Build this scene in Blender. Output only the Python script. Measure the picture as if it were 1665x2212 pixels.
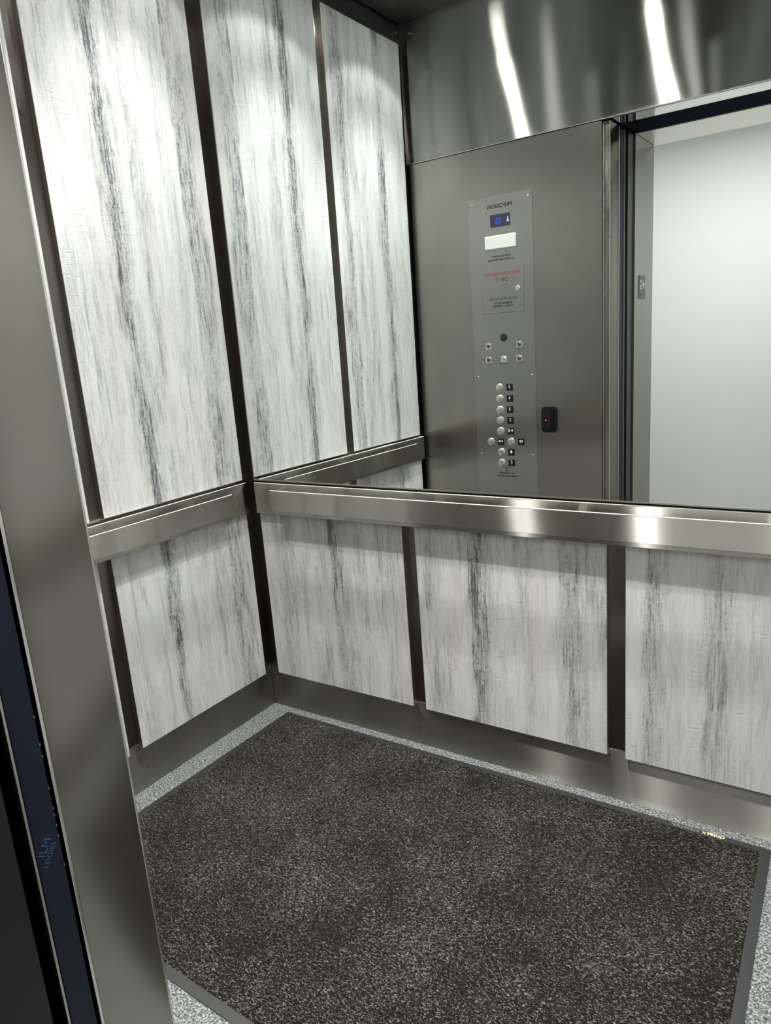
import bpy, bmesh, math
from mathutils import Vector, Matrix

for o in list(bpy.data.objects):
    bpy.data.objects.remove(o)
SC = bpy.context.scene
COL = SC.collection
PI = math.pi

# ------------------------------------------------------------------ camera
cam_d = bpy.data.cameras.new('camera')
cam = bpy.data.objects.new('camera', cam_d)
COL.objects.link(cam)
cam_d.sensor_fit = 'HORIZONTAL'
cam_d.sensor_width = 36.0
cam_d.lens = 1561.58 / 1665 * 36.0
cam_d.clip_start = 0.02
RM = ((0.833581, -0.548365, -0.066619), (0.547385, 0.803779, 0.233044), (-0.074247, -0.230727, 0.970182))
cam.matrix_world = Matrix((
    (RM[0][0], RM[0][2], -RM[0][1], 1.90684),
    (RM[1][0], RM[1][2], -RM[1][1], -1.91012),
    (RM[2][0], RM[2][2], -RM[2][1], 1.39069),
    (0, 0, 0, 1)))
SC.camera = cam

# ------------------------------------------------------------------ world, colour, lamps
w = bpy.data.worlds.new('world')
SC.world = w
w.use_nodes = True
w.node_tree.nodes['Background'].inputs[0].default_value = (0.8, 0.85, 0.9, 1)
w.node_tree.nodes['Background'].inputs[1].default_value = 0.05
SC.view_settings.view_transform = 'Standard'
SC.view_settings.look = 'None'
SC.view_settings.exposure = 0.0
SC.view_settings.gamma = 1.0
SC.view_settings.use_curve_mapping = False
SC.cycles.use_denoising = True
SC.cycles.max_bounces = 11
SC.cycles.glossy_bounces = 8
SC.cycles.diffuse_bounces = 5
SC.cycles.sample_clamp_indirect = 40.0
SC.cycles.blur_glossy = 0.3

SPOT_W = 10.0            # each cabin downlight, wide beam
CORE_W = 84.0            # its brighter core
LENS_E = 85.0
HALL_W = 30.0
D = 1.269                # depth of the cabin
WX = 2.0417              # right wall face
ZC = 2.79                # ceiling
ZT = 2.702               # top of wall panels
HY = -1.885              # hall face of the landing frame
HB = -3.55               # far hall wall


def area(name, loc, rot, sx, sy, power, col):
    d = bpy.data.lights.new(name, 'AREA')
    d.shape = 'RECTANGLE'
    d.size, d.size_y = sx, sy
    d.energy = power
    d.color = col
    o = bpy.data.objects.new(name, d)
    COL.objects.link(o)
    o.location = loc
    o.rotation_euler = rot
    return o


area('hall_lamp', (1.2, -2.45, 2.555), (0, 0, 0), 1.6, 0.5, HALL_W, (1.0, 1.0, 0.985))


# ------------------------------------------------------------------ node helpers
class NT:
    def __init__(s, name):
        s.m = bpy.data.materials.new(name)
        s.m.use_nodes = True
        s.t = s.m.node_tree
        s.n = s.t.nodes
        s.bsdf = s.n['Principled BSDF']

    def add(s, typ, **kw):
        nd = s.n.new(typ)
        for k, v in kw.items():
            setattr(nd, k, v)
        return nd

    def put(s, sock, v):
        if isinstance(v, bpy.types.NodeSocket):
            s.t.links.new(v, sock)
        elif isinstance(v, (tuple, list)) and len(v) == 3 and sock.type == 'RGBA':
            sock.default_value = (*v, 1)
        else:
            sock.default_value = v

    def math(s, op, a, b=0.0, c=0.0, clamp=False):
        nd = s.add('ShaderNodeMath', operation=op, use_clamp=clamp)
        s.put(nd.inputs[0], a)
        s.put(nd.inputs[1], b)
        s.put(nd.inputs[2], c)
        return nd.outputs[0]

    def vmath(s, op, a, b=(0, 0, 0)):
        nd = s.add('ShaderNodeVectorMath', operation=op)
        s.put(nd.inputs[0], a)
        s.put(nd.inputs[1], b)
        return nd.outputs[0]

    def mix(s, f, a, b, blend='MIX'):
        nd = s.add('ShaderNodeMix', data_type='RGBA', blend_type=blend)
        s.put(nd.inputs[0], f)
        s.put(nd.inputs[6], a)
        s.put(nd.inputs[7], b)
        return nd.outputs[2]

    def pos(s):
        return s.add('ShaderNodeNewGeometry').outputs['Position']

    def sep(s, v):
        nd = s.add('ShaderNodeSeparateXYZ')
        s.put(nd.inputs[0], v)
        return nd.outputs

    def comb(s, x, y, z):
        nd = s.add('ShaderNodeCombineXYZ')
        for i, v in enumerate((x, y, z)):
            s.put(nd.inputs[i], v)
        return nd.outputs[0]

    def noise(s, vec, scale=1.0, detail=2.0, rough=0.5, dist=0.0):
        nd = s.add('ShaderNodeTexNoise')
        s.put(nd.inputs['Vector'], vec)
        nd.inputs['Scale'].default_value = scale
        nd.inputs['Detail'].default_value = detail
        nd.inputs['Roughness'].default_value = rough
        nd.inputs['Distortion'].default_value = dist
        return nd.outputs['Fac']

    def ramp(s, f, pts, interp='LINEAR'):
        nd = s.add('ShaderNodeValToRGB')
        r = nd.color_ramp
        r.interpolation = interp
        while len(r.elements) > 1:
            r.elements.remove(r.elements[-1])
        r.elements[0].position = pts[0][0]
        c = pts[0][1]
        r.elements[0].color = (c, c, c, 1) if not isinstance(c, tuple) else (*c, 1)
        for p, c in pts[1:]:
            e = r.elements.new(p)
            e.color = (c, c, c, 1) if not isinstance(c, tuple) else (*c, 1)
        s.put(nd.inputs[0], f)
        return nd.outputs[0]

    def bump(s, h, strength, dist=0.001):
        nd = s.add('ShaderNodeBump')
        nd.inputs['Strength'].default_value = strength
        nd.inputs['Distance'].default_value = dist
        s.put(nd.inputs['Height'], h)
        s.put(s.bsdf.inputs['Normal'], nd.outputs[0])
        return nd.outputs[0]

    def set(s, **kw):
        for k, v in kw.items():
            s.put(s.bsdf.inputs[k.replace('_', ' ')], v)
        return s


def lin(*c):
    return tuple(((v / 255) / 12.92 if v / 255 <= 0.04045 else ((v / 255 + 0.055) / 1.055) ** 2.4) for v in c)


def plain(name, col, rough=0.5, metal=0.0, **kw):
    t = NT(name)
    t.set(Base_Color=col, Roughness=rough, Metallic=metal, **kw)
    return t.m


def steel(name, grain, base=(0.56, 0.54, 0.50), along=0.30, across=0.05, scuff=0.12, line=0.25):
    """brushed stainless. grain 'h': lines run horizontally, 'v': vertically.
    along / across: micro-roughness across and along the brush lines."""
    t = NT(name)
    geo = t.add('ShaderNodeNewGeometry')
    P, N = geo.outputs['Position'], geo.outputs['Normal']
    x, y, z = t.sep(P)
    up = (0.02, 0.03, 1.0)
    if grain == 'h':
        tang = t.comb(*up)
        v = t.comb(t.math('MULTIPLY', x, 5), t.math('MULTIPLY', y, 5), t.math('MULTIPLY', z, 900))
    else:
        tang = t.vmath('CROSS_PRODUCT', t.comb(*up), N)
        v = t.comb(t.math('MULTIPLY', x, 900), t.math('MULTIPLY', y, 900), t.math('MULTIPLY', z, 5))
    fine = t.noise(v, 1.0, 2, 0.6)
    smudge = t.noise(P, 3.5, 2, 0.5)
    r0 = math.sqrt(math.sqrt(along * across))
    an = math.sqrt(across / along) - 1.0
    r = t.math('MULTIPLY', t.math('MULTIPLY_ADD', smudge, scuff * 2, 1 - scuff), r0)
    col = t.mix(t.math('MULTIPLY', fine, line), base, tuple(c * 0.55 for c in base))
    col = t.mix(t.ramp(smudge, [(0.35, 0.0), (0.75, 0.16)]), col, tuple(c * 0.6 for c in base))
    gl = t.add('ShaderNodeBsdfAnisotropic')
    gl.distribution = 'MULTI_GGX'
    t.put(gl.inputs['Color'], col)
    t.put(gl.inputs['Roughness'], r)
    t.put(gl.inputs['Anisotropy'], an)
    t.put(gl.inputs['Tangent'], tang)
    t.t.links.new(gl.outputs[0], t.n['Material Output'].inputs['Surface'])
    return t.m


M = {}
M['steel_transom'] = steel('steel_transom', 'h', base=(0.40, 0.395, 0.375), along=0.45, across=0.013, scuff=0.04)
M['steel_rail'] = steel('steel_handrail', 'h', base=(0.62, 0.60, 0.56), along=0.35, across=0.007, scuff=0.05)
M['steel_base'] = steel('steel_kick', 'h', base=(0.37, 0.355, 0.33), along=0.40, across=0.014, scuff=0.12)
M['steel_v'] = steel('steel_vertical_grain', 'v', base=(0.36, 0.343, 0.312), along=0.11, across=0.035)
M['steel_frame'] = steel('steel_landing_frame', 'v', base=(0.52, 0.51, 0.48), along=0.13, across=0.035)
M['steel_cop'] = steel('steel_faceplate', 'v', base=(0.43, 0.42, 0.40), along=0.18, across=0.045)
M['steel_reveal'] = steel('steel_reveal', 'v', base=(0.25, 0.225, 0.21), along=0.20, across=0.03)
M['steel_dark'] = steel('steel_frieze', 'h', base=(0.24, 0.24, 0.25), along=0.25, across=0.04)
M['steel_ceiling'] = plain('satin_ceiling', (0.26, 0.26, 0.265), 0.38, 1.0)
M['polish'] = plain('polished_steel', (0.62, 0.61, 0.58), 0.06, 1.0)
M['edge'] = plain('edge_metal', (0.55, 0.52, 0.47), 0.30, 1.0)
M['edge_dark'] = plain('edge_metal_dark', (0.20, 0.185, 0.17), 0.35, 1.0)
M['bright'] = plain('bright_edge', (0.8, 0.79, 0.76), 0.22, 1.0)
M['mirror'] = plain('mirror_silver', (0.90, 0.935, 0.925), 0.0, 1.0)
M['button'] = plain('button_steel', (0.75, 0.74, 0.70), 0.28, 1.0)
M['door_grey'] = plain('door_edge_grey', (0.06, 0.06, 0.065), 0.4, 1.0)
M['glint'] = plain('edge_glint', (0.93, 0.91, 0.87), 0.8, 1.0)  # pale matte metal, stands in for lamp glint on the handrail edges
M['black'] = plain('black_paint', (0.012, 0.012, 0.013), 0.45)
M['ink'] = plain('black_ink', (0.01, 0.01, 0.01), 0.6)
M['red_ink'] = plain('red_ink', lin(150, 25, 30), 0.6)
M['plastic'] = plain('black_plastic', (0.006, 0.006, 0.008), 0.3, **{'Specular_IOR_Level': 0.3})
M['white_ink'] = plain('white_ink', (0.75, 0.75, 0.75), 0.5)
M['diffuser'] = plain('white_diffuser', (0.62, 0.63, 0.60), 0.35)
M['film'] = plain('navy_film', (0.011, 0.014, 0.028), 0.45, **{'Specular_IOR_Level': 0.25})
M['film_dull'] = plain('navy_film_dull', (0.013, 0.016, 0.032), 0.9, **{'Specular_IOR_Level': 0.02})
M['film_print'] = plain('film_print', (0.03, 0.07, 0.15), 0.5)
M['hoistway'] = plain('hoistway_dark', (0.006, 0.006, 0.008), 0.6)
M['rubber'] = plain('rubber_border', (0.022, 0.023, 0.025), 0.5)
M['hall_floor'] = plain('hall_floor_tile', (0.28, 0.255, 0.22), 0.5)
M['plate_grey'] = plain('plate_grey', (0.10, 0.11, 0.12), 0.4)
M['screen'] = plain('display_glass', (0.02, 0.02, 0.035), 0.15)
M['mat_print'] = plain('mat_print', (0.62, 0.60, 0.38), 0.5)
M['mat_print_dim'] = plain('mat_print_dim', (0.34, 0.33, 0.26), 0.5)


def emit(name, col, k):
    t = NT(name)
    t.set(Base_Color=(0, 0, 0), Roughness=0.5)
    t.put(t.bsdf.inputs['Emission Color'], col)
    t.bsdf.inputs['Emission Strength'].default_value = k
    return t.m


M['blue'] = emit('led_blue', (0.0, 0.07, 1.0), 1.1)
M['arrow'] = emit('led_arrow', (0.35, 0.6, 1.0), 1.3)
M['red'] = emit('led_red', (1.0, 0.03, 0.06), 2.5)
M['lens'] = emit('lamp_lens', (1.0, 0.98, 0.93), LENS_E)
M['hall_lens'] = emit('hall_lamp_lens', (0.97, 0.98, 1.0), 1.5)


def hall_paint():
    t = NT('hall_paint')
    n = t.noise(t.pos(), 2.0, 3, 0.5)
    col = t.mix(n, (0.80, 0.82, 0.81), (0.84, 0.855, 0.845))
    t.set(Base_Color=col, Roughness=0.55)
    t.bump(t.noise(t.pos(), 160.0, 2, 0.5), 0.06)
    return t.m


M['paint'] = hall_paint()


def laminate(name, axis, u0, width, bands, seed, light=(0.745, 0.765, 0.755), dark=(0.10, 0.11, 0.125)):
    """white-washed board laminate: wispy vertical grain, cracked dark bands where the sheet has them."""
    t = NT(name)
    x, y, z = t.sep(t.pos())
    c = x if axis == 'x' else y
    u = t.math('DIVIDE', t.math('SUBTRACT', c, u0), width)
    metres = t.math('MULTIPLY', u, abs(width))
    sd = seed * 3.17
    # planks
    cell = t.add('ShaderNodeTexVoronoi', voronoi_dimensions='1D', feature='F1')
    t.put(cell.inputs['W'], t.math('ADD', metres, sd))
    cell.inputs['Scale'].default_value = 13.0
    cr = t.sep(cell.outputs['Color'])
    tone, shift = cr[0], t.math('MULTIPLY', cr[1], 9.0)

    def field(su, sz, off, det=2, rough=0.55, dist=0.0):
        return t.noise(t.comb(t.math('MULTIPLY', metres, su), t.math('ADD', shift, sd + off), t.math('MULTIPLY', z, sz)), 1.0, det, rough, dist)

    def field0(su, sz, off, det=2, rough=0.55, dist=0.0):
        return t.noise(t.comb(t.math('MULTIPLY', metres, su), sd + off, t.math('MULTIPLY', z, sz)), 1.0, det, rough, dist)
    wob = field0(3, 1.6, 0, 2, 0.5)
    rag = field0(55, 9, 20, 4, 0.7)
    uw = t.math('MULTIPLY_ADD', t.math('SUBTRACT', wob, 0.5), 0.10, u)
    uw = t.math('MULTIPLY_ADD', t.math('SUBTRACT', rag, 0.5), 0.10, uw)
    pts = [(0.0, 0.0)]
    for cpos, wd, st in bands:
        wd *= 1.35
        a, b = cpos - wd / 2, cpos + wd / 2
        pts += [(max(0.001, a - 0.012), 0.0), (max(0.002, a + 0.012), st), (min(.998, cpos + wd * 0.15), st * 0.7), (min(0.999, b + 0.03), 0.0)]
    pts = sorted(pts, key=lambda q: q[0])
    band = t.ramp(uw, pts)
    band = t.math('MULTIPLY', band, t.ramp(field0(10, 2.6, 5, 4, 0.65), [(0.32, 0.25), (0.52, 1.0)]))
    ed = t.add('ShaderNodeTexVoronoi', voronoi_dimensions='1D', feature='DISTANCE_TO_EDGE')
    t.put(ed.inputs['W'], t.math('ADD', metres, sd))
    ed.inputs['Scale'].default_value = 13.0
    seam = t.ramp(ed.outputs['Distance'], [(0.0, 1.0), (0.012, 0.9), (0.028, 0.0)])
    # cracked paint inside the bands
    wz = t.noise(t.comb(t.math('MULTIPLY', metres, 70), sd, t.math('MULTIPLY', z, 70)), 1.0, 2, 0.5)
    cv = t.comb(t.math('MULTIPLY_ADD', wz, 1.0, t.math('MULTIPLY', metres, 210)), t.math('MULTIPLY_ADD', wz, 2.4, t.math('MULTIPLY', z, 140)), 0)
    vo = t.add('ShaderNodeTexVoronoi', feature='F1', voronoi_dimensions='2D')
    ve = t.add('ShaderNodeTexVoronoi', feature='DISTANCE_TO_EDGE', voronoi_dimensions='2D')
    for vn in (vo, ve):
        t.put(vn.inputs['Vector'], cv)
        vn.inputs['Scale'].default_value = 1.0
        vn.inputs['Randomness'].default_value = 0.75
    chip = t.ramp(ve.outputs['Distance'], [(0.0, 0.25), (0.16, 1.0)])
    chip = t.math('MULTIPLY', chip, t.ramp(field0(90, 45, 31, 4, 0.7), [(0.38, 0.25), (0.60, 1.0)]))
    chipr = t.ramp(t.sep(vo.outputs['Color'])[0], [(0.25, 0.0), (0.95, 1.0)])
    # wispy grain, finer threads, wrinkles across
    wisp = t.ramp(field(42, 5.5, 2, 7, 0.72, 0.6), [(0.47, 0.0), (0.64, 1.0)])
    thread = t.ramp(field(210, 9.0, 1, 5, 0.72, 0.3), [(0.49, 0.0), (0.64, 1.0)])
    mott = t.ramp(field(150, 75, 11, 4, 0.7), [(0.42, 0.0), (0.66, 1.0)])
    area_ = t.ramp(field(12, 1.8, 3, 4, 0.6), [(0.40, 0.0), (0.66, 1.0)])
    wrk = t.ramp(field(38, 150, 4, 4, 0.65, 0.8), [(0.56, 0.0), (0.68, 1.0)])
    wpatch = t.ramp(field(10, 7, 7, 3, 0.6), [(0.46, 0.0), (0.62, 1.0)])
    wrinkle = t.math('MULTIPLY', wrk, t.math('MAXIMUM', wpatch, band))
    f = t.math('MULTIPLY', thread, t.math('MULTIPLY_ADD', area_, 0.26, 0.07))
    f = t.math('MULTIPLY_ADD', t.math('MULTIPLY', wisp, area_), 0.30, f)
    f = t.math('MULTIPLY_ADD', wisp, 0.07, f)
    f = t.math('MULTIPLY_ADD', area_, 0.08, f)
    f = t.math('MULTIPLY_ADD', tone, 0.10, f)
    f = t.math('MULTIPLY_ADD', mott, t.math('MULTIPLY_ADD', area_, 0.10, 0.05), f)
    f = t.math('MULTIPLY_ADD', wrinkle, 0.16, f)
    inner = t.math('MULTIPLY', chip, t.math('MULTIPLY_ADD', chipr, 0.45, 0.20))
    inner = t.math('MULTIPLY_ADD', wisp, 0.30, t.math('MULTIPLY_ADD', thread, 0.38, t.math('ADD', inner, 0.12)))
    f = t.math('MULTIPLY_ADD', band, inner, f, clamp=True)
    f = t.math('SUBTRACT', f, t.math('MULTIPLY', seam, 0.10), clamp=True)
    col = t.mix(f, light, dark)
    hue = field(6, 0.8, 9, 2, 0.5)
    col = t.mix(t.ramp(hue, [(0.45, 0.0), (0.75, 0.6)]), col, t.mix(1.0, col, (1.0, 0.965, 0.92), 'MULTIPLY'))
    t.set(Base_Color=col, Roughness=0.45)
    t.bsdf.inputs['Specular IOR Level'].default_value = 0.35
    h = t.math('ADD', t.math('MULTIPLY', inner, band), t.math('ADD', t.math('MULTIPLY', wrinkle, 1.3), t.math('MULTIPLY', thread, 0.3)))
    t.bump(t.math('MULTIPLY', h, -1.0), 0.6, 0.0009)
    return t.m


def mat_pile():
    t = NT('mat_pile')
    P = t.pos()
    x, y, z = t.sep(P)
    a = t.comb(t.math('MULTIPLY', x, 155), t.math('MULTIPLY', y, 265), 0)
    n1 = t.noise(a, 1.0, 2, 0.55, 1.2)
    n2 = t.noise(P, 300.0, 2, 0.6)
    big = t.noise(P, 5.0, 4, 0.6)
    f = t.math('ADD', n1, t.math('MULTIPLY', t.math('SUBTRACT', n2, 0.5), 0.25))
    f = t.math('ADD', f, t.math('MULTIPLY', t.math('SUBTRACT', big, 0.5), 0.18))
    col = t.ramp(f, [(0.46, (0.006, 0.0055, 0.0055)), (0.535, (0.014, 0.0125, 0.0115)), (0.59, (0.065, 0.059, 0.052)), (0.70, (0.17, 0.157, 0.14))])
    t.set(Base_Color=col, Roughness=0.9)
    t.bsdf.inputs['Specular IOR Level'].default_value = 0.1
    t.bump(f, 0.8, 0.003)
    return t.m


def speckle_floor():
    t = NT('speckled_floor')
    P = t.pos()
    n = t.noise(P, 190.0, 3, 0.6, 0.5)
    col = t.ramp(n, [(0.38, (0.022, 0.026, 0.028)), (0.47, (0.10, 0.115, 0.115)), (0.54, (0.165, 0.178, 0.174)), (0.62, (0.35, 0.368, 0.355))])
    t.set(Base_Color=col, Roughness=0.45)
    t.bump(n, 0.15, 0.0008)
    return t.m


M['pile'] = mat_pile()
M['speckle'] = speckle_floor()

# ------------------------------------------------------------------ geometry helpers


def box(bm, x0, x1, y0, y1, z0, z1, bev=0.0, seg=1):
    r = bmesh.ops.create_cube(bm, size=1.0)
    vs = r['verts']
    for v in vs:
        v.co = Vector((x0 + (v.co.x + .5) * (x1 - x0), y0 + (v.co.y + .5) * (y1 - y0), z0 + (v.co.z + .5) * (z1 - z0)))
    if bev > 0:
        es = list({e for v in vs for e in v.link_edges})
        bmesh.ops.bevel(bm, geom=es, offset=bev, segments=seg, affect='EDGES', profile=0.5)
    return bm


def boxes(*bs, bev=0.0, seg=1):
    bm = bmesh.new()
    for b in bs:
        box(bm, *b, bev=bev, seg=seg)
    return bm


def lathe(prof, n=40, origin=(0, 0, 0), axis='y'):
    """prof: list of (radius, height along axis); closed with end fans when radius is 0."""
    bm = bmesh.new()
    ox, oy, oz = origin

    def pt(r, h, a):
        c, s = math.cos(a) * r, math.sin(a) * r
        if axis == 'y':
            return Vector((ox + c, oy + h, oz + s))
        if axis == 'z':
            return Vector((ox + c, oy + s, oz + h))
        return Vector((ox + h, oy + c, oz + s))
    rings = []
    for r, h in prof:
        if r <= 1e-7:
            rings.append([bm.verts.new(pt(0, h, 0))])
        else:
            rings.append([bm.verts.new(pt(r, h, 2 * PI * k / n)) for k in range(n)])
    for a, b in zip(rings, rings[1:]):
        for k in range(n):
            k2 = (k + 1) % n
            if len(a) == 1 and len(b) == 1:
                continue
            if len(a) == 1:
                bm.faces.new((a[0], b[k], b[k2]))
            elif len(b) == 1:
                bm.faces.new((a[k], a[k2], b[0]))
            else:
                bm.faces.new((a[k], a[k2], b[k2], b[k]))
    bmesh.ops.recalc_face_normals(bm, faces=bm.faces)
    return bm


def prism(pts, a0, a1, axis='y', bev=0.0):
    """extrude a 2D outline between a0 and a1 along the axis. axis y: pts are (x, z); axis x: (y, z)."""
    bm = bmesh.new()

    def P(p, a):
        return (p[0], a, p[1]) if axis == 'y' else (a, p[0], p[1]) if axis == 'x' else (p[0], p[1], a)
    A = [bm.verts.new(P(p, a0)) for p in pts]
    B = [bm.verts.new(P(p, a1)) for p in pts]
    bm.faces.new(A)
    fb = bm.faces.new(B)
    for i in range(len(pts)):
        j = (i + 1) % len(pts)
        bm.faces.new((A[i], A[j], B[j], B[i]))
    bmesh.ops.recalc_face_normals(bm, faces=bm.faces)
    if bev > 0:
        bmesh.ops.bevel(bm, geom=list(fb.edges), offset=bev, segments=2, affect='EDGES')
    return bm


def rrect(x0, x1, z0, z1, r, n=6):
    out = []
    for cx, cz, a0 in ((x1 - r, z1 - r, 0), (x0 + r, z1 - r, PI / 2), (x0 + r, z0 + r, PI), (x1 - r, z0 + r, 1.5 * PI)):
        for k in range(n + 1):
            a = a0 + PI / 2 * k / n
            out.append((cx + r * math.cos(a), cz + r * math.sin(a)))
    return out


def join(*bms):
    out = bmesh.new()
    for b in bms:
        me = bpy.data.meshes.new('tmp')
        b.to_mesh(me)
        out.from_mesh(me)
        bpy.data.meshes.remove(me)
        b.free()
    return out


def worg(o):
    v = Vector(o.location)
    while o.parent:
        o = o.parent
        v += Vector(o.location)
    return v


def obj(name, bm, mat, parent=None, smooth=False, label=None, origin=None):
    me = bpy.data.meshes.new(name)
    if parent is None:
        if origin is None:
            xs = [v.co for v in bm.verts]
            lo = Vector([min(c[i] for c in xs) for i in range(3)])
            hi = Vector([max(c[i] for c in xs) for i in range(3)])
            org = Vector(((lo.x + hi.x) / 2, (lo.y + hi.y) / 2, lo.z))
        else:
            org = Vector(origin)
    else:
        org = worg(parent)
    bmesh.ops.translate(bm, verts=bm.verts, vec=-org)
    bm.to_mesh(me)
    bm.free()
    me.materials.append(mat)
    if smooth:
        for p in me.polygons:
            p.use_smooth = True
        try:
            me.set_sharp_from_angle(angle=math.radians(35))
        except Exception:
            pass
    o = bpy.data.objects.new(name, me)
    COL.objects.link(o)
    if parent is None:
        o.location = org
    else:
        o.parent = parent
    if label:
        o['label'] = label
    return o


def tag(o, label, cat, group=None):
    o['label'] = label
    o['category'] = cat
    if group:
        o['group'] = group
    return o


def thing(name, label, cat, loc, group=None):
    o = bpy.data.objects.new(name, None)
    o.empty_display_size = 0.05
    COL.objects.link(o)
    o.location = loc
    return tag(o, label, cat, group)


def struct(name, bm, mat, label, cat, smooth=False):
    o = obj(name, bm, mat, None, smooth)
    o['kind'] = 'structure'
    return tag(o, label, cat)


def text_bm(s, size, ax, ay, at, extrude=0.0002, align='CENTER', bold=0.0, width=None):
    """a word as mesh. ax, ay: unit vectors for reading direction and up; at: anchor point (centre, mid height)."""
    cu = bpy.data.curves.new('lettering', 'FONT')
    cu.body = s
    cu.size = size
    cu.align_x = align
    cu.align_y = 'CENTER'
    cu.extrude = extrude
    cu.offset = bold
    cu.resolution_u = 3
    ob = bpy.data.objects.new('lettering', cu)
    COL.objects.link(ob)
    dg = bpy.context.evaluated_depsgraph_get()
    me = bpy.data.meshes.new_from_object(ob.evaluated_get(dg))
    bpy.data.objects.remove(ob)
    bm = bmesh.new()
    bm.from_mesh(me)
    bpy.data.meshes.remove(me)
    ax, ay = Vector(ax).normalized(), Vector(ay).normalized()
    az = ax.cross(ay)
    if width:
        xs = [v.co.x for v in bm.verts]
        k = width / (max(xs) - min(xs))
    else:
        k = 1.0
    if align == 'CENTER':
        xs = [v.co.x for v in bm.verts]
        cx = (max(xs) + min(xs)) / 2
        ys = [v.co.y for v in bm.verts]
        cy = (max(ys) + min(ys)) / 2
    else:
        cx = cy = 0
    at = Vector(at)
    for v in bm.verts:
        v.co = at + ax * (v.co.x - cx) * k + ay * (v.co.y - cy) + az * v.co.z
    return bm


# ------------------------------------------------------------------ cabin shell
R = 0.02                                  # panels stand this far off the shell
struct('floor', boxes((-0.06, WX + 0.05, -1.42, 0.06, -0.03, 0.0)), M['speckle'],
       'grey speckled floor around the dark mat', 'floor')
struct('wall_left', boxes((-0.045, -R, -D - 0.02, R, 0.0, ZC + 0.06)), M['steel_reveal'],
       'dark stainless shell behind the left wall panels', 'wall')
struct('wall_back', boxes((-0.045, WX + 0.045, R, R + 0.03, 0.0, ZC + 0.06)), M['steel_reveal'],
       'dark stainless shell behind the mirror wall', 'wall')
struct('wall_right', boxes((WX + R, WX + 0.045, -D - 0.02, R, 0.0, ZC + 0.06)), M['steel_reveal'],
       'dark stainless shell behind the right wall panels', 'wall')

# kick plates
ZB = 0.1519
struct('baseboard_left', boxes((-R, -R + 0.0025, -D + 0.001, R - 0.003, 0.0, ZB + 0.012), bev=0.0006), M['steel_base'],
       'brushed steel kick plate under the left wall panels', 'kick plate')
struct('baseboard_back', boxes((-R, WX + R, R - 0.0025, R, 0.0, ZB + 0.012), bev=0.0006), M['steel_base'],
       'brushed steel kick plate along the foot of the mirror wall', 'kick plate')
struct('baseboard_right', boxes((WX + R - 0.0025, WX + R, -D + 0.001, R - 0.003, 0.0, ZB + 0.012), bev=0.0006), M['steel_base'],
       'brushed steel kick plate under the right wall panels', 'kick plate')

# frieze above the left / back / right panels
struct('trim_1', boxes((-R, -R + 0.003, -D + 0.001, R - 0.004, ZT + 0.004, ZC + 0.05)), M['steel_dark'],
       'dark steel frieze between the left panels and the ceiling', 'trim')
struct('trim_2', boxes((-R, WX + R, R - 0.003, R, ZT + 0.004, ZC + 0.05)), M['steel_dark'],
       'dark steel frieze above the mirror', 'trim')
struct('trim_3', boxes((WX + R - 0.003, WX + R, -D + 0.001, R - 0.004, ZT + 0.004, ZC + 0.05)), M['steel_dark'],
       'dark steel frieze between the right panels and the ceiling', 'trim')

# ceiling: hung panel with a shadow gap, dark roof above
g = 0.014
ceil = struct('ceiling', boxes((-R + g, WX + R - g, -D + g, R - g, ZC, ZC + 0.018), bev=0.002), M['steel_ceiling'],
              'satin metal ceiling panel with a dark gap along the walls', 'ceiling')
struct('ceiling', boxes((-0.045, WX + 0.045, -D - 0.02, R + 0.03, ZC + 0.06, ZC + 0.08)), M['hoistway'],
       'dark cabin roof above the hung ceiling panel', 'ceiling')

# front return panel, transom, right return
struct('wall_front', boxes((0.0, 0.9125, -D - 0.02, -D, 0.0, 2.199), bev=0.0012), M['steel_v'],
       'brushed steel return panel beside the doorway that carries the controls', 'wall')
struct('wall_front', boxes((2.0, WX + R, -D - 0.02, -D, 0.0, 2.199), bev=0.0012), M['steel_v'],
       'narrow brushed steel return on the closing side of the doorway', 'wall')


def transom():
    bm = bmesh.new()
    nx, nz = 90, 26
    x0, x1, z0, z1 = -R + 0.004, WX + R - 0.001, 2.2025, ZC + 0.045
    grid = []
    for j in range(nz + 1):
        row = []
        for i in range(nx + 1):
            x = x0 + (x1 - x0) * i / nx
            z = z0 + (z1 - z0) * j / nz
            q = max(0.0, 1 - (z - z0) / 0.36)
            # the sheet is slightly oil-canned towards its lower edge
            d = q * q * (0.0022 * math.sin((x - 0.30) * 7.2) + 0.0009 * math.sin(x * 15.0 + 0.6))
            d += 0.0007 * math.sin(x * 5.1 + 1.0) * math.sin(z * 6.0)
            row.append(bm.verts.new((x, -D + 0.001 + d * 0.8, z)))
        grid.append(row)
    for j in range(nz):
        for i in range(nx):
            bm.faces.new((grid[j][i + 1], grid[j][i], grid[j + 1][i], grid[j + 1][i + 1]))
    return bm


tr = struct('trim_4', transom(), M['steel_transom'], 'brushed steel transom with vertical lamp streaks above the doorway', 'transom', smooth=True)
obj('transom_body', boxes((-R + 0.004, WX + R - 0.001, -D - 0.02, -D - 0.004, 2.2015, ZC + 0.045)), M['edge_dark'], tr)
obj('lower_lip', boxes((0.0, WX, -D - 0.001, -D + 0.0035, 2.2005, 2.2035)), M['edge'], tr)
# underside of the cabin header, polished, then the dark door track
obj('soffit', boxes((0.93, 2.005, -1.408, -D - 0.002, 2.2045, 2.2145)), M['polish'], tr)

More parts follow.
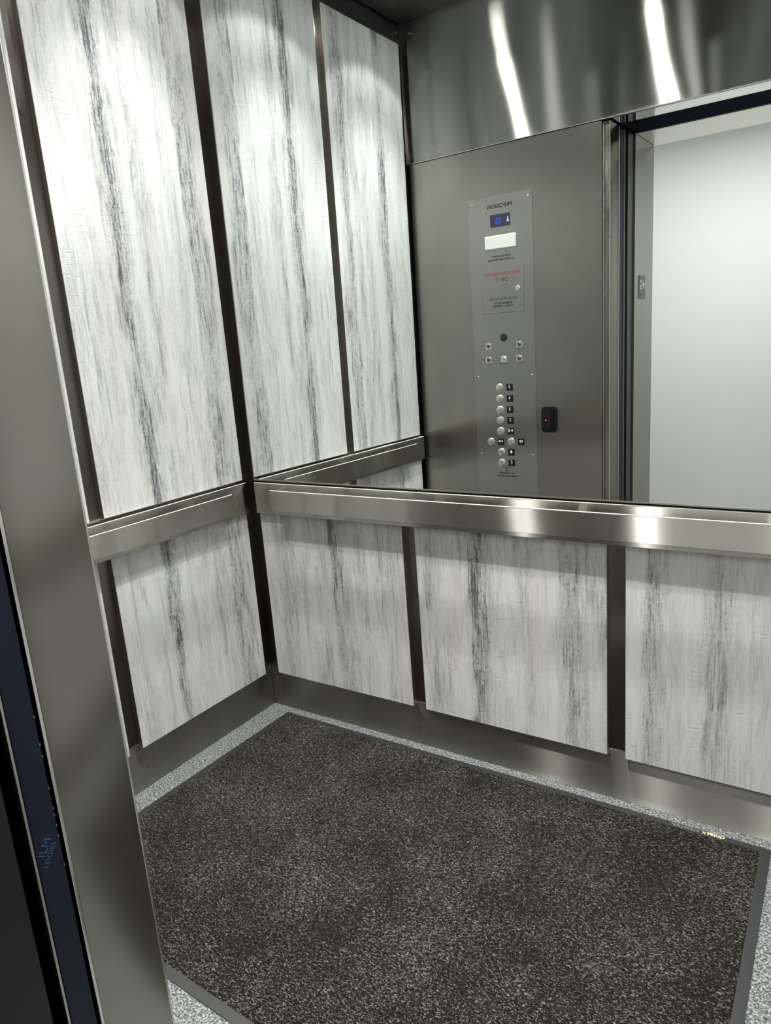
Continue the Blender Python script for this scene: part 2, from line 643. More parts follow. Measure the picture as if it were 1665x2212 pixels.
for nm, x0, x1, lab in (('trim_5', 0.9135, 0.942, 'brushed steel door post with bright edges beside the control panel wall'),
                        ('trim_6', 1.998, 2.02, 'brushed steel door post on the closing side')):
    left = nm == 'trim_5'
    bm = boxes((x0, x1, -1.412, -1.2905, 0.0, 2.198), bev=0.0018, seg=3)
    j = struct(nm, bm, M['steel_v'], lab, 'door post', smooth=True)
    if left:
        obj('bright_bead', boxes((x0 - 0.0005, x0 + 0.0020, -1.2915, -1.2880, 0.0, 2.194), (x1 - 0.0022, x1 + 0.0004, -1.2920, -1.2885, 0.0, 2.194),
                                 (x0, x1, -1.2915, -1.288, 2.192, 2.1955), bev=0.0006), M['bright'], j, label='bright rounded edge')
        obj('rear_bead', boxes((x1 - 0.001, x1 + 0.001, -1.4165, -1.4115, 0.0, 2.198), bev=0.0006), M['bright'], j, label='thin bright edge')

# header above both doors (dark, film-covered), hoistway darkness behind the posts
struct('trim_7', boxes((-0.2, 2.2, -1.597, -1.409, 2.2035, 2.26)), M['film_dull'], 'dark navy door track band over the threshold', 'door header')
struct('trim_8', boxes((-0.25, -0.2, -1.60, -1.30, 0.0, 2.3), (2.2, 2.25, -1.60, -1.30, 0.0, 2.3), (-0.2, 2.2, -1.60, -1.30, 2.27, 2.30)), M['hoistway'],
       'dark door pocket beside the threshold', 'door pocket')

# retracted cabin door and landing door inside the pocket
d1 = struct('door_1', boxes((-0.15, 0.9440, -1.462, -1.4235, 0.02, 2.195), bev=0.0012), M['film'], 'retracted cabin door edge still covered in dark navy film', 'door')
obj('door_seal', boxes((0.9425, 0.950, -1.4695, -1.466, 0.02, 2.195)), M['edge'], d1, label='thin grey sealing strip')
ln = Vector((0, 0.55, 0.83)).normalized()
up = Vector((0, -0.83, 0.55)).normalized()
obj('film_print', join(text_bm('ILM', 0.019, ln, up, (0.9444, -1.4475, 0.7075)), text_bm('LOGIES', 0.0115, ln, up, (0.9444, -1.4425, 0.6915))),
    M['film_print'], d1, label='blue printed letters on the film')
obj('tape_edge', boxes(*[(0.9438, 0.9447, -1.4248, -1.4236, z, z + 0.004) for z in (0.905, 0.861, 0.842, 0.79, 0.757, 0.745, 0.728, 0.71, 0.66)]), M['edge'], d1)
struct('door_2', boxes((-0.15, 0.955, -1.572, -1.492, 0.02, 2.195), bev=0.0012), M['door_grey'], 'retracted landing door behind the cabin door', 'door')

# landing frame
HX = 0.960
fr = struct('trim_9', boxes((HX - 0.05, HX, HY, -1.580, 0.0, 2.198), bev=0.001), M['steel_frame'], 'brushed steel landing door frame post carrying the floor plate', 'door frame')
obj('frame_edge', boxes((HX - 0.002, HX + 0.001, -1.581, -1.5775, 0.0, 2.198)), M['black'], fr)
struct('trim_10', boxes((2.005, 2.055, HY, -1.560, 0.0, 2.198), bev=0.001), M['steel_frame'], 'brushed steel landing frame post on the closing side', 'door frame')
struct('trim_11', boxes((HX - 0.05, 2.055, HY, -1.598, 2.199, 2.25), bev=0.001), plain('header_steel', (0.60, 0.57, 0.52), 0.30, 1.0),
       'brushed steel landing frame header', 'door frame')
struct('trim_12', boxes((-0.2, 2.2, HY, -1.42, -0.03, 0.0)), M['edge_dark'], 'metal threshold sill between cabin and hall', 'threshold')

# hall
struct('wall_hall', boxes((-2.6, 4.6, HB - 0.1, HB, 0.0, 2.62)), M['paint'], 'white hall wall opposite the doorway', 'wall')
struct('wall_landing', boxes((-2.6, HX - 0.05, HY - 0.0, HY + 0.10, 0.0, 2.62), (2.055, 4.6, HY, HY + 0.10, 0.0, 2.62), (HX - 0.05, 2.055, HY, HY + 0.10, 2.25, 2.62)),
       M['paint'], 'white hall wall around the landing frame', 'wall')
struct('wall_hall_end', boxes((-2.7, -2.6, HB, HY, 0.0, 2.62)), M['paint'], 'white end wall of the hall', 'wall')
struct('wall_hall_end', boxes((4.6, 4.7, HB, HY, 0.0, 2.62)), M['paint'], 'white far end wall of the hall', 'wall')
struct('floor', boxes((-2.6, 4.6, HB, HY, -0.03, 0.0)), M['hall_floor'], 'beige hall floor outside the doorway', 'floor')
struct('ceiling', boxes((-2.6, 4.6, HB - 0.1, HY + 0.1, 2.62, 2.70)), M['paint'], 'white hall ceiling', 'ceiling')
hl = thing('ceiling_lamp', 'flat rectangular lamp on the hall ceiling', 'lamp', (1.2, -2.45, 2.56))
obj('housing', boxes((0.38, 2.02, -2.72, -2.18, 2.585, 2.62), bev=0.004), M['white_ink'], hl)
obj('diffuser', boxes((0.40, 2.00, -2.70, -2.20, 2.565, 2.586), bev=0.004), M['hall_lens'], hl)

# ------------------------------------------------------------------ laminate panels
ZL0, ZL1, ZU0, ZU1 = 0.1519, 0.8032, 0.9285, ZT
LY = ((-0.0303, -0.6238), (-0.6724, -1.2315))           # left wall, near-mirror panel and near-door panel
BX = ((0.0376, 0.6617), (0.7087, 1.3300), (1.3801, 2.0041))

lam = {}
lam['L0'] = laminate('laminate_left_corner', 'y', -0.6238, 0.5935, [(0.365, 0.075, 1.0), (0.48, 0.04, 0.25), (0.72, 0.06, 0.30), (0.875, 0.10, 0.8)], 1)
lam['L1'] = laminate('laminate_left_door', 'y', -1.2315, 0.5591, [(0.36, 0.07, 1.0), (0.60, 0.05, 0.25), (0.88, 0.10, 0.85), (0.73, 0.05, 0.4)], 2)
lam['B0'] = laminate('laminate_back_left', 'x', 0.0376, 0.6241, [(0.17, 0.09, 0.55), (0.56, 0.10, 0.95), (0.40, 0.05, 0.3), (0.88, 0.06, 0.25)], 3, (0.68, 0.69, 0.68), (0.11, 0.11, 0.112))  # back sheets: greyer, warmer copy, the wall's lighting put into the colour
lam['B1'] = laminate('laminate_back_middle', 'x', 0.7087, 0.6213, [(0.09, 0.05, 0.3), (0.365, 0.08, 0.95), (0.62, 0.06, 0.3), (0.86, 0.10, 0.7)], 4, (0.68, 0.69, 0.68), (0.11, 0.11, 0.112))
lam['B2'] = laminate('laminate_back_right', 'x', 1.3801, 0.6240, [(0.14, 0.07, 0.7), (0.40, 0.10, 0.45), (0.66, 0.06, 0.9), (0.88, 0.06, 0.4)], 5, (0.68, 0.69, 0.68), (0.11, 0.11, 0.112))
lam['R0'] = laminate('laminate_right_corner', 'y', -0.6238, 0.5935, [(0.3, 0.08, 0.9), (0.7, 0.08, 0.6)], 6)
lam['R1'] = laminate('laminate_right_door', 'y', -1.2315, 0.5591, [(0.4, 0.08, 0.9), (0.85, 0.08, 0.6)], 7)


def panel(wall, a0, a1, z0, z1, mat, label, group):
    a0, a1 = min(a0, a1), max(a0, a1)
    e = 0.0016
    th = R - 0.0008

    def b(a, c, za, zb, f0, f1):
        if wall == 'left':
            return (f0 - R + 0.0008, f1 - R + 0.0008, a, c, za, zb)
        if wall == 'right':
            return (WX + R - 0.0008 - f1, WX + R - 0.0008 - f0, a, c, za, zb)
        return (a, c, R - 0.0008 - f1, R - 0.0008 - f0, za, zb)
    loc = {'left': (-R, (a0 + a1) / 2, z0), 'right': (WX + R, (a0 + a1) / 2, z0), 'back': ((a0 + a1) / 2, R, z0)}[wall]
    t = thing('wall_panel', label, 'wall panel', loc, group)
    obj('board', boxes(b(a0 + e, a1 - e, z0 + e, z1 - e, 0, th)), mat, t)
    obj('edge_trim', boxes(b(a0, a0 + e, z0, z1, 0.0, th - 0.0003), b(a1 - e, a1, z0, z1, 0.0, th - 0.0003),
                           b(a0 + e, a1 - e, z0, z0 + e, 0.0, th - 0.0003), b(a0 + e, a1 - e, z1 - e, z1, 0.0, th - 0.0003)), M['edge'], t, label='thin metal edging')
    return t


GL = 'white washed wood laminate wall panels'
panel('left', *LY[0], ZU0, ZU1, lam['L0'], 'tall white washed wood panel on the left wall next to the mirror corner', GL)
panel('left', *LY[1], ZU0, ZU1, lam['L1'], 'tall white washed wood panel on the left wall next to the door side, mostly hidden behind the steel post', GL)
panel('left', *LY[0], ZL0, ZL1, lam['L0'], 'short white washed wood panel below the left handrail next to the corner', GL)
panel('left', *LY[1], ZL0, ZL1, lam['L1'], 'short white washed wood panel below the left handrail, only a sliver beside the steel post', GL)
panel('back', *BX[0], ZL0, ZL1, lam['B0'], 'short white washed wood panel under the mirror, left one next to the corner', GL)
panel('back', *BX[1], ZL0, ZL1, lam['B1'], 'short white washed wood panel under the mirror, middle one of three', GL)
panel('back', *BX[2], ZL0, ZL1, lam['B2'], 'short white washed wood panel under the mirror, right one cut by the photo edge', GL)
panel('right', *LY[0], ZU0, ZU1, lam['R0'], 'tall white washed wood panel on the right wall by the mirror', GL)
panel('right', *LY[1], ZU0, ZU1, lam['R1'], 'tall white washed wood panel on the right wall by the doorway', GL)
panel('right', *LY[0], ZL0, ZL1, lam['R0'], 'short white washed wood panel below the right handrail by the mirror', GL)
panel('right', *LY[1], ZL0, ZL1, lam['R1'], 'short white washed wood panel below the right handrail by the doorway', GL)

# ------------------------------------------------------------------ mirror (hung a fraction of a degree out of true)
mt, mt2, ymir = 0.008407, -0.006772, -0.0106


def my(x, z):
    return ymir - mt * (x - 1.0) - mt2 * (z - 1.6)


mr = thing('wall_mirror', 'large mirror on the back wall above the handrail', 'mirror', (1.02, R, 0.9265))


def slab(x0, x1, z0, z1, off0, off1):
    bm = bmesh.new()
    vs = []
    for off in (off0, off1):
        for x, z in ((x0, z0), (x1, z0), (x1, z1), (x0, z1)):
            vs.append(bm.verts.new((x, (my(x, z) + off) if off is not None else R - 0.0032, z)))
    for f in ((0, 1, 2, 3), (7, 6, 5, 4), (0, 4, 5, 1), (1, 5, 6, 2), (2, 6, 7, 3), (3, 7, 4, 0)):
        bm.faces.new([vs[i] for i in f])
    bmesh.ops.recalc_face_normals(bm, faces=bm.faces)
    return bm


MX0, MX1 = 0.0345, WX - 0.0345
obj('glass', slab(MX0 + 0.003, MX1 - 0.003, 0.9305, ZT - 0.003, 0.0, 0.006), M['mirror'], mr)
obj('frame_trim', join(slab(MX0, MX0 + 0.0035, 0.9265, ZT, -0.0006, None), slab(MX1 - 0.0035, MX1, 0.9265, ZT, -0.0006, None),
                       slab(MX0 + 0.0035, MX1 - 0.0035, 0.9265, 0.9305, -0.0012, None), slab(MX0 + 0.0035, MX1 - 0.0035, ZT - 0.0035, ZT, -0.0006, None)),
    M['edge'], mr)
obj('backing', slab(MX0 + 0.004, MX1 - 0.004, 0.932, ZT - 0.005, 0.0065, None), M['edge_dark'], mr)

# ------------------------------------------------------------------ handrails: flush band with a flat bar standing off it
BZ0, BZ1 = 0.8055, 0.9195        # band
RZ0, RZ1 = 0.8300, 0.9035        # bar


def rail(kind, label):
    """flush band proud of the panels with a flat bar carried on short brackets."""
    if kind == 'back':
        f = 0.0195
        a0, a1, b0, b1, spots = 0.0425, WX - 0.0425, 0.154, WX - 0.154, (0.32, 0.80, 1.26, 1.73)
        t = thing('handrail', label, 'handrail', (1.02, R, BZ0), 'flat steel handrails')

        def bx(u0, u1, d0, d1, z0, z1):          # d = distance out from the panel plane
            return (u0, u1, -d1, -d0, z0, z1)
    else:
        f = 0.0130
        a0, a1, b0, b1, spots = -1.245, -0.0285, -1.105, -0.147, (-0.98, -0.63, -0.27)
        t = thing('handrail', label, 'handrail', (-R if kind == 'left' else WX + R, -0.63, BZ0), 'flat steel handrails')

        def bx(u0, u1, d0, d1, z0, z1):
            return (d0, d1, u0, u1, z0, z1) if kind == 'left' else (WX - d1, WX - d0, u0, u1, z0, z1)
    obj('mounting_band', boxes(bx(a0, a1, -R + 0.003, f, BZ0, BZ1), bev=0.0008), M['steel_rail'], t)
    obj('bar', boxes(bx(b0, b1, 0.0505, 0.0595, RZ0, RZ1), bev=0.0008), M['steel_rail'], t)
    obj('bar_glint', boxes(bx(b0 + 0.001, b1 - 0.001, 0.0555, 0.0597, RZ1 - 0.0009, RZ1 + 0.0006)), M['glint'], t, label='painted lamp glint along the upper edge of the bar')  # added strip, lamp glint put into its pale colour
    obj('band_glint', boxes(bx(a0 + 0.001, a1 - 0.001, f - 0.0035, f + 0.0003, BZ1 - 0.0009, BZ1 + 0.0006)), M['glint'], t, label='painted lamp glint along the upper edge of the band')
    for u in spots:
        obj('bracket', boxes(bx(u - 0.014, u + 0.014, f - 0.001, 0.051, 0.850, 0.878), bev=0.002), M['edge'], t)
    return t


rail('left', 'flat brushed steel handrail on the left wall')
rail('back', 'long flat brushed steel handrail below the mirror')
rail('right', 'flat brushed steel handrail on the right wall')

# ------------------------------------------------------------------ floor mat
mc = [(0.082, -0.020), (1.768, -0.018), (1.790, -1.140), (0.062, -1.075)]


def quad_inset(q, d):
    c = Vector((sum(p[0] for p in q) / 4, sum(p[1] for p in q) / 4))
    out = []
    for i in range(4):
        p, a, b = Vector(q[i]), Vector(q[i - 1]), Vector(q[(i + 1) % 4])
        out.append(tuple(p + ((a - p).normalized() + (b - p).normalized()) * d))
    return out


fm = thing('floor_mat', 'large dark brown entrance mat with a black rubber border', 'mat', (0.93, -0.57, 0.0))
inner = quad_inset(mc, 0.024)
inner2 = quad_inset(mc, 0.020)
bm = bmesh.new()
lo = [bm.verts.new((*p, 0.0004)) for p in mc]
mid = [bm.verts.new((*p, 0.0025)) for p in mc]
hi = [bm.verts.new((*p, 0.0050)) for p in inner2]
ins = [bm.verts.new((*p, 0.0050)) for p in inner]
inl = [bm.verts.new((*p, 0.0004)) for p in inner]
for a, b in ((lo, mid), (mid, hi), (hi, ins), (ins, inl), (inl, lo)):
    for i in range(4):
        j2 = (i + 1) % 4
        bm.faces.new((a[i], a[j2], b[j2], b[i]))
bmesh.ops.recalc_face_normals(bm, faces=bm.faces)
obj('rubber_border', bm, M['rubber'], fm, label='black rubber border')


def pile_mesh():
    # tufted surface: a dense grid with small real height variation
    import random
    rnd = random.Random(4)
    bm = bmesh.new()
    nx, ny = 300, 200
    q = [Vector(p) for p in quad_inset(mc, 0.0235)]
    G = []
    for j in range(ny + 1):
        row = []
        v = j / ny
        for i in range(nx + 1):
            u = i / nx
            p = (q[0] * (1 - u) + q[1] * u) * (1 - v) + (q[3] * (1 - u) + q[2] * u) * v
            edge = i in (0, nx) or j in (0, ny)
            if not edge:
                p = p + Vector((rnd.uniform(-.0015, .0015), rnd.uniform(-.0015, .0015)))
            row.append(bm.verts.new((p.x, p.y, 0.0045 if edge else 0.0072 + rnd.uniform(-0.0012, 0.0012))))
        G.append(row)
    for j in range(ny):
        for i in range(nx):
            bm.faces.new((G[j][i], G[j + 1][i], G[j + 1][i + 1], G[j][i + 1]))
    bmesh.ops.recalc_face_normals(bm, faces=bm.faces)
    return bm


obj('pile', pile_mesh(), M['pile'], fm)
obj('printed_name', join(text_bm('cintas', 0.020, (-1, 0, 0), (0, -1, 0), (1.634, -0.0305, 0.0052), bold=0.0006),
                         text_bm('X', 0.014, (-1, 0, 0), (0, -1, 0), (1.604, -0.0305, 0.0052), bold=0.0004)), M['mat_print'], fm, label='yellow printed word')
obj('printed_name', text_bm('XTRACTION', 0.013, (-1, 0, 0), (0, -1, 0), (1.556, -0.0305, 0.0052)), M['mat_print_dim'], fm, label='pale printed word')

# ------------------------------------------------------------------ control panel (faces into the cabin, +Y)
AX, AY = (-1, 0, 0), (0, 0, 1)
FY = -D + 0.0022


def tx(s, size, x, z, y=FY + 0.0003, **kw):
    return text_bm(s, size, AX, AY, (x, y, z), **kw)


cp = thing('elevator_control_panel', 'tall steel control panel with buttons and display, seen in the mirror', 'control panel', (0.4575, -D, 0.42))
obj('faceplate', boxes((0.303, 0.612, -D, FY, 0.42, 1.990), bev=0.0006), M['steel_cop'], cp)
for x, z in ((0.322, 1.970), (0.594, 1.970), (0.322, 1.205), (0.594, 1.205), (0.324, 0.836), (0.592, 0.836), (0.322, 0.46), (0.594, 0.46)):
    obj('screw', lathe([(0.0, 0.0018), (0.002, 0.0016), (0.0036, 0.0006), (0.004, 0.0)], 16, (x, FY, z)), M['bright'], cp, smooth=True)
obj('lettering', tx('PRECISION', 0.0225, 0.458, 1.9495, bold=0.0006, width=0.120), M['ink'], cp)
ds = obj('display', boxes((0.411, 0.508, FY - 0.001, FY + 0.0012, 1.8605, 1.9145), bev=0.0008), M['screen'], cp, label='dark display window')
obj('floor_letter', tx('G', 0.036, 0.449, 1.886, y=FY + 0.0014, bold=0.0009), M['blue'], ds, label='lit blue letter G')
obj('arrow', prism([(0.4970, 1.903), (0.5030, 1.8765), (0.4970, 1.8795), (0.4910, 1.8765)], FY + 0.0012, FY + 0.0018), M['arrow'], ds, label='lit pale blue up arrow')
el = boxes((0.384, 0.5345, FY - 0.004, FY + 0.012, 1.7665, 1.8255), bev=0.0035)
obj('emergency_light', el, M['diffuser'], cp, label='white translucent lamp block')
obj('lettering', join(tx('ELEVATOR LICENCE', 0.0115, 0.4590, 1.7365, width=0.091, bold=0.0003), tx('LOCATED IN MACHINE ROOM', 0.0115, 0.4590, 1.7215, width=0.128, bold=0.0003)), M['ink'], cp)
fd = obj('firefighter_door', boxes((0.3575, 0.564, FY, FY + 0.0016, 1.4895, 1.6955), bev=0.0006), M['steel_cop'], cp)
obj('door_gap', boxes((0.3567, 0.3575, FY, FY + 0.0004, 1.4888, 1.6962), (0.564, 0.5648, FY, FY + 0.0004, 1.4888, 1.6962),
                      (0.3567, 0.5648, FY, FY + 0.0004, 1.4885, 1.4893), (0.3567, 0.5648, FY, FY + 0.0004, 1.6957, 1.6965)), M['black'], fd)
yd = FY + 0.0019
obj('lettering', tx("FIREFIGHTERS' OPERATION", 0.0185, 0.4605, 1.6605, y=yd, width=0.172), M['red_ink'], fd, label='red lettering')
obj('lettering', tx('CAR  2', 0.0235, 0.4615, 1.6350, y=yd, width=0.058), M['ink'], fd)
obj('lettering', join(tx('INSTALLATION No.61972', 0.0150, 0.4615, 1.5515, y=yd, width=0.133), tx('MAXIMUM CAPACITY', 0.0115, 0.4615, 1.5325, y=yd, width=0.091, bold=0.0003),
                      tx('1150 Kg or 16 PERSONS', 0.0115, 0.4615, 1.5190, y=yd, width=0.104, bold=0.0003)), M['ink'], fd)
lk = obj('lock', lathe([(0.0, 0.0075), (0.0075, 0.0075), (0.0095, 0.006), (0.0120, 0.0055), (0.0125, 0.0)], 28, (0.5405, FY + 0.0016, 1.5910)), M['bright'], fd, smooth=True)
obj('key_slot', boxes((0.5397, 0.5413, FY + 0.0088, FY + 0.0094, 1.5865, 1.5955)), M['black'], lk)
for px_ in (0.327, 0.592):
    obj('pin_hole', lathe([(0.0, 0.0004), (0.0016, 0.0004), (0.0018, 0.0)], 12, (px_, FY, 1.582)), M['black'], cp)
obj('camera_window', lathe([(0.0, 0.0006), (0.0180, 0.0006), (0.0184, 0.0)], 40, (0.4600, FY, 1.3785)), M['black'], cp, label='round black camera window')


def keyswitch(x, z, cap):
    k = obj('key_switch', prism(rrect(x - 0.0145, x + 0.0145, z - 0.0145, z + 0.0145, 0.006), FY, FY + 0.003, bev=0.0012), M['bright'], cp, smooth=True)
    obj('cylinder', lathe([(0.0, 0.0056), (0.0065, 0.0056), (0.0080, 0.0045), (0.0100, 0.0040), (0.0108, 0.003)], 24, (x, FY, z)), M['button'] if cap else M['edge_dark'], k, smooth=True)
    obj('key_slot', boxes((x - 0.0007, x + 0.0007, FY + 0.0054, FY + 0.0060, z - 0.0045, z + 0.0045)), M['black'], k)


for x, z, cap, word, wc in ((0.3825, 1.3440, 0, None, None), (0.5370, 1.3455, 0, 'LIGHTS', 'ink'), (0.3815, 1.2820, 0, 'STOP', 'ink'),
                            (0.4590, 1.2830, 1, 'INDEPENDENT', 'ink'), (0.5360, 1.2830, 0, 'FAN', 'ink')):
    keyswitch(x, z, cap)
    obj('lettering', tx('ON' if word != 'INDEPENDENT' else 'I', 0.0062, x, z + 0.0225), M['ink'], cp)
    if word:
        obj('lettering', tx(word, 0.0068, x, z - 0.0235, bold=0.0001), M['ink'], cp)
        obj('off_mark', lathe([(0.0, 0.0004), (0.0019, 0.0004), (0.0021, 0.0)], 12, (x - 0.0240, FY, z)), M['ink'], cp)
    if not word:
        obj('lettering', tx('STOP', 0.0062, x - 0.0285, z), M['red_ink'], cp, label='red lettering')


def star(cx, cz, r, y0, y1):
    pts = []
    for k in range(10):
        a = PI / 2 + k * PI / 5
        rr = r if k % 2 == 0 else r * 0.42
        pts.append((cx + rr * math.cos(a), cz + rr * math.sin(a)))
    return prism(pts, y0, y1)


def button(x, z, sym):
    b = obj('push_button', lathe([(0.0, 0.0058), (0.0022, 0.0054), (0.0025, 0.0066), (0.0085, 0.0060), (0.0150, 0.0048), (0.0176, 0.0030), (0.0180, 0.0006), (0.0192, 0.0004), (0.0195, 0.0)], 44, (x, FY, z)),
            M['button'], cp, smooth=True)
    obj('call_lamp', lathe([(0.0, 0.0062), (0.0018, 0.0062), (0.0020, 0.005)], 14, (x, FY, z)), M['black'], b)
    tile_x = x + 0.0515
    y0, y1 = FY + 0.0022, FY + 0.0028
    tl = obj('button_tile', prism(rrect(tile_x - 0.016, tile_x + 0.016, z - 0.016, z + 0.016, 0.0015, 3), FY, FY + 0.0022, bev=0.0004), M['plastic'], cp)
    T = lambda s, size, xx, zz, **kw: tx(s, size, xx, zz, y=FY + 0.0025, **kw)
    parts = []
    if sym == 'G':
        parts = [star(tile_x + 0.0082, z + 0.0035, 0.0072, y0, y1), T('G', 0.019, tile_x - 0.0072, z + 0.0035, bold=0.0003)]
    elif sym in '5432':
        parts = [T(sym, 0.019, tile_x, z + 0.0035, bold=0.0003)]
    elif sym == 'O':        # open: bars with arrows pointing away
        parts = [boxes((tile_x - 0.0022, tile_x - 0.0012, y0, y1, z - 0.003, z + 0.010), (tile_x + 0.0012, tile_x + 0.0022, y0, y1, z - 0.003, z + 0.010)),
                 prism([(tile_x - 0.0100, z + 0.0035), (tile_x - 0.0038, z + 0.010), (tile_x - 0.0038, z - 0.003)], y0, y1),
                 prism([(tile_x + 0.0100, z + 0.0035), (tile_x + 0.0038, z + 0.010), (tile_x + 0.0038, z - 0.003)], y0, y1)]
    elif sym == 'C':        # close: arrows pointing at each other
        parts = [boxes((tile_x - 0.0009, tile_x + 0.0009, y0, y1, z - 0.003, z + 0.010)),
                 prism([(tile_x - 0.0028, z + 0.0035), (tile_x - 0.0100, z + 0.010), (tile_x - 0.0100, z - 0.003)], y0, y1),
                 prism([(tile_x + 0.0028, z + 0.0035), (tile_x + 0.0100, z + 0.010), (tile_x + 0.0100, z - 0.003)], y0, y1)]
    elif sym == 'B':        # alarm bell
        parts = [prism([(tile_x - 0.008, z - 0.002), (tile_x - 0.0045, z + 0.001), (tile_x - 0.004, z + 0.007), (tile_x, z + 0.0105), (tile_x + 0.004, z + 0.007),
                        (tile_x + 0.0045, z + 0.001), (tile_x + 0.008, z - 0.002)], y0, y1), boxes((tile_x - 0.0018, tile_x + 0.0018, y0, y1, z - 0.0045, z - 0.002))]
    elif sym == 'P':        # telephone handset
        arc = []
        for k in range(9):
            a = -PI / 2.4 + k * PI / 1.2 / 8
            arc.append((tile_x - 0.004 + 0.0085 * math.cos(a), z + 0.003 + 0.0085 * math.sin(a)))
        for k in range(8, -1, -1):
            a = -PI / 2.4 + k * PI / 1.2 / 8
            arc.append((tile_x - 0.004 + 0.0055 * math.cos(a), z + 0.003 + 0.0065 * math.sin(a)))
        parts = [prism(arc, y0, y1), boxes((tile_x - 0.004, tile_x + 0.0005, y0, y1, z + 0.0095, z + 0.0122), (tile_x - 0.004, tile_x + 0.0005, y0, y1, z - 0.0062, z - 0.0035))]
    obj('symbol', join(*parts), M['white_ink'], tl, label='white raised symbol')
    br = [boxes((tile_x + dx, tile_x + dx + 0.0012, y0, y1, z - 0.0105 + dz, z - 0.0093 + dz)) for dx, dz in ((-0.004, 0), (-0.001, 0), (0.0025, 0), (-0.004, -0.0025), (0.0025, -0.0025))]
    obj('braille', join(*br), M['plate_grey'], tl)


for x, z, s in ((0.431, 1.1515, '5'), (0.431, 1.0995, '4'), (0.4305, 1.0475, '3'), (0.4305, 0.9975, '2'), (0.4305, 0.9470, 'G'),
                (0.3785, 0.8955, 'C'), (0.4825, 0.8965, 'O'), (0.4310, 0.8460, 'B'), (0.4310, 0.7950, 'P')):
    button(x, z, s)
obj('lettering', join(tx('HELP', 0.0110, 0.4575, 0.7710, bold=0.0003), tx('CALL ANSWERED', 0.0110, 0.4575, 0.7450, width=0.080, bold=0.0003),
                      tx('WHEN LIGHT FLASHING', 0.0110, 0.4575, 0.7310, width=0.106, bold=0.0003)), M['ink'], cp)
obj('call_lamp', lathe([(0.0, 0.001), (0.0035, 0.0008), (0.004, 0.0)], 16, (0.4575, FY, 0.7585)), M['black'], cp)
obj('microphone_hole', lathe([(0.0, 0.0004), (0.0016, 0.0004), (0.0018, 0.0)], 12, (0.4575, FY, 0.7125)), M['black'], cp)
hs = []
for rr, n in ((0.0, 1), (0.0125, 6), (0.0245, 12)):
    for k in range(n):
        a = PI / 2 + 2 * PI * k / n
        hs.append(lathe([(0.0, 0.0004), (0.0014, 0.0004), (0.0016, 0.0)], 8, (0.4565 + rr * math.cos(a), FY, 0.6315 + rr * math.sin(a))))
obj('speaker_grille', join(*hs), M['black'], cp, label='round pattern of small speaker holes')

# card reader
cr = thing('card_reader', 'black card reader with a red light beside the control panel', 'card reader', (0.675, -D, 0.943))
c0 = 0.0035
oct_ = [(0.638 + 0.010, 0.943), (0.712 - 0.010, 0.943), (0.712, 0.955), (0.712, 1.047), (0.702, 1.059), (0.648, 1.059), (0.638, 1.047), (0.638, 0.955)]
obj('base_plate', prism(oct_, -D, -D + 0.010, bev=0.003), M['plastic'], cr, smooth=True)
obj('housing', prism([(0.650, 0.957), (0.692, 0.957), (0.697, 0.963), (0.697, 1.040), (0.690, 1.048), (0.654, 1.048), (0.648, 1.040), (0.648, 0.963)], -D + 0.010, -D + 0.026, bev=0.006), M['plastic'], cr, smooth=True)
obj('indicator', lathe([(0.0, 0.0014), (0.0028, 0.001), (0.0034, 0.0)], 16, (0.667, -D + 0.026, 1.000)), M['red'], cr, label='small red lit dot')

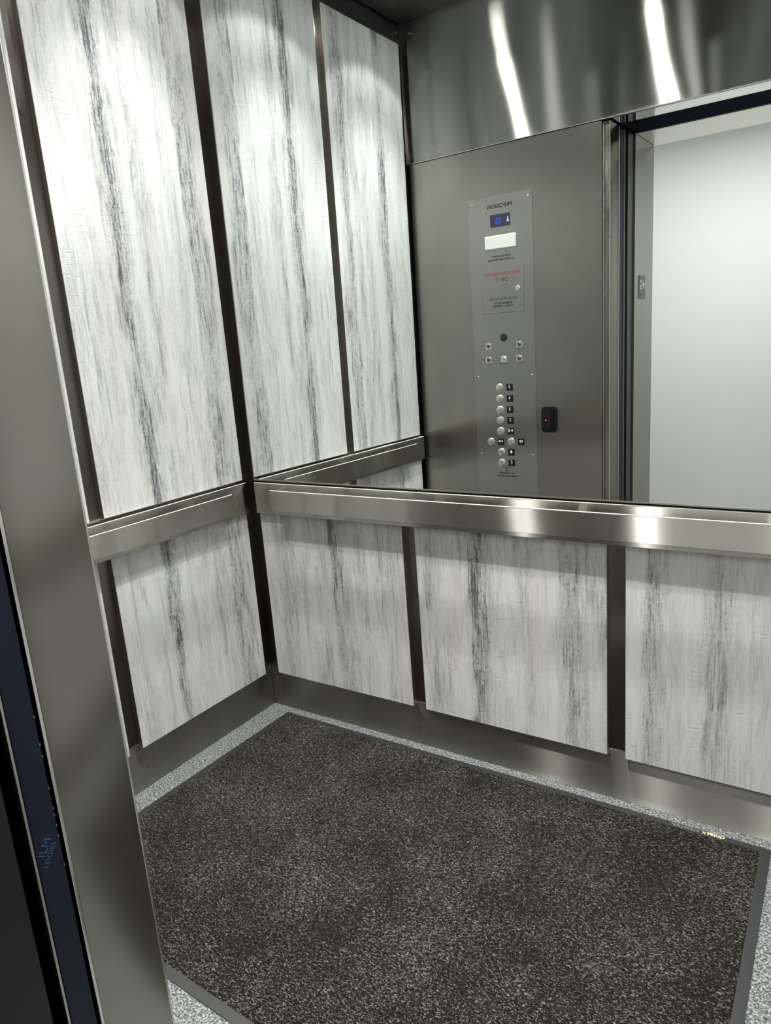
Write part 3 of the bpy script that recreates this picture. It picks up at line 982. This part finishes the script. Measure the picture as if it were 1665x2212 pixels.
# floor plate on the landing frame post (faces +X)
pl = thing('floor_plate', 'small grey tactile plate reading star G on the landing frame', 'sign', (HX, -1.700, 1.511))
PAX, PAY = (0, 1, 0), (0, 0, 1)
obj('plate', prism(rrect(-1.750, -1.650, 1.511, 1.6145, 0.006), HX, HX + 0.003, axis='x', bev=0.001), M['plate_grey'], pl)
st = star(-1.721, 1.574, 0.021, 0, 0.0012)
for v in st.verts:
    v.co = Vector((HX + 0.0030 + v.co.y, v.co.x, v.co.z))
obj('symbol', st, M['white_ink'], pl)
obj('symbol', text_bm('G', 0.058, PAX, PAY, (HX + 0.0036, -1.680, 1.572), extrude=0.0006, bold=0.001), M['white_ink'], pl)
obj('braille', boxes(*[(HX + 0.003, HX + 0.0042, y, y + 0.0025, z, z + 0.0025) for y, z in ((-1.700, 1.532), (-1.694, 1.532), (-1.694, 1.526), (-1.682, 1.532), (-1.682, 1.526), (-1.676, 1.526))]), M['black'], pl)


# ------------------------------------------------------------------ small bolts near the ceiling corner
def bolt(loc, axis, label):
    p = [(0.0, 0.026), (0.0035, 0.026), (0.0045, 0.024), (0.0045, 0.020), (0.0025, 0.0195), (0.0025, 0.0)]
    if axis == 'x':
        p = [(r, h) for r, h in p]
    o = obj('screw', lathe(p, 16, loc, axis=axis), M['bright'], None, smooth=True)
    return tag(o, label, 'screw')


bolt((-R + 0.003, -1.214, 2.742), 'x', 'small bright screw in the left frieze near the door corner')
bolt((0.051, -D + 0.001, 2.737), 'y', 'small bright screw in the transom near the left corner')

# ------------------------------------------------------------------ downlights
names = {(0, 0): 'downlight over the left wall by the mirror', (0, 1): 'downlight over the left wall by the door',
         (1, 0): 'middle downlight by the mirror', (1, 1): 'middle downlight by the door',
         (2, 0): 'downlight over the right wall by the mirror', (2, 1): 'downlight over the right wall by the door'}
for i, x in enumerate((0.333, 1.016, 1.70)):
    for j, y in enumerate((-0.33, -0.965)):
        t = thing('downlight', 'round steel rimmed ' + names[(i, j)], 'downlight', (x, y, ZC), 'ceiling downlights')
        obj('rim', lathe([(0.034, 0.0), (0.034, -0.004), (0.040, -0.0065), (0.050, -0.004), (0.052, 0.0)], 40, (x, y, ZC), axis='z'), M['bright'], t, smooth=True)
        obj('lens', lathe([(0.0, -0.0015), (0.034, -0.0015), (0.034, 0.0)], 32, (x, y, ZC), axis='z'), M['lens'], t, label='glowing round lens')
        for watt, ang, bl in ((SPOT_W, 113, 0.16), (CORE_W, 82, 0.9)):
            ld = bpy.data.lights.new('downlight_lamp', 'SPOT')
            ld.energy = watt
            ld.color = (1.0, 0.99, 0.95)
            ld.spot_size = math.radians(ang)
            ld.spot_blend = bl
            ld.shadow_soft_size = 0.028
            lo_ = bpy.data.objects.new('downlight_lamp', ld)
            COL.objects.link(lo_)
            lo_.parent = t
            lo_.location = (0, 0, -0.012)
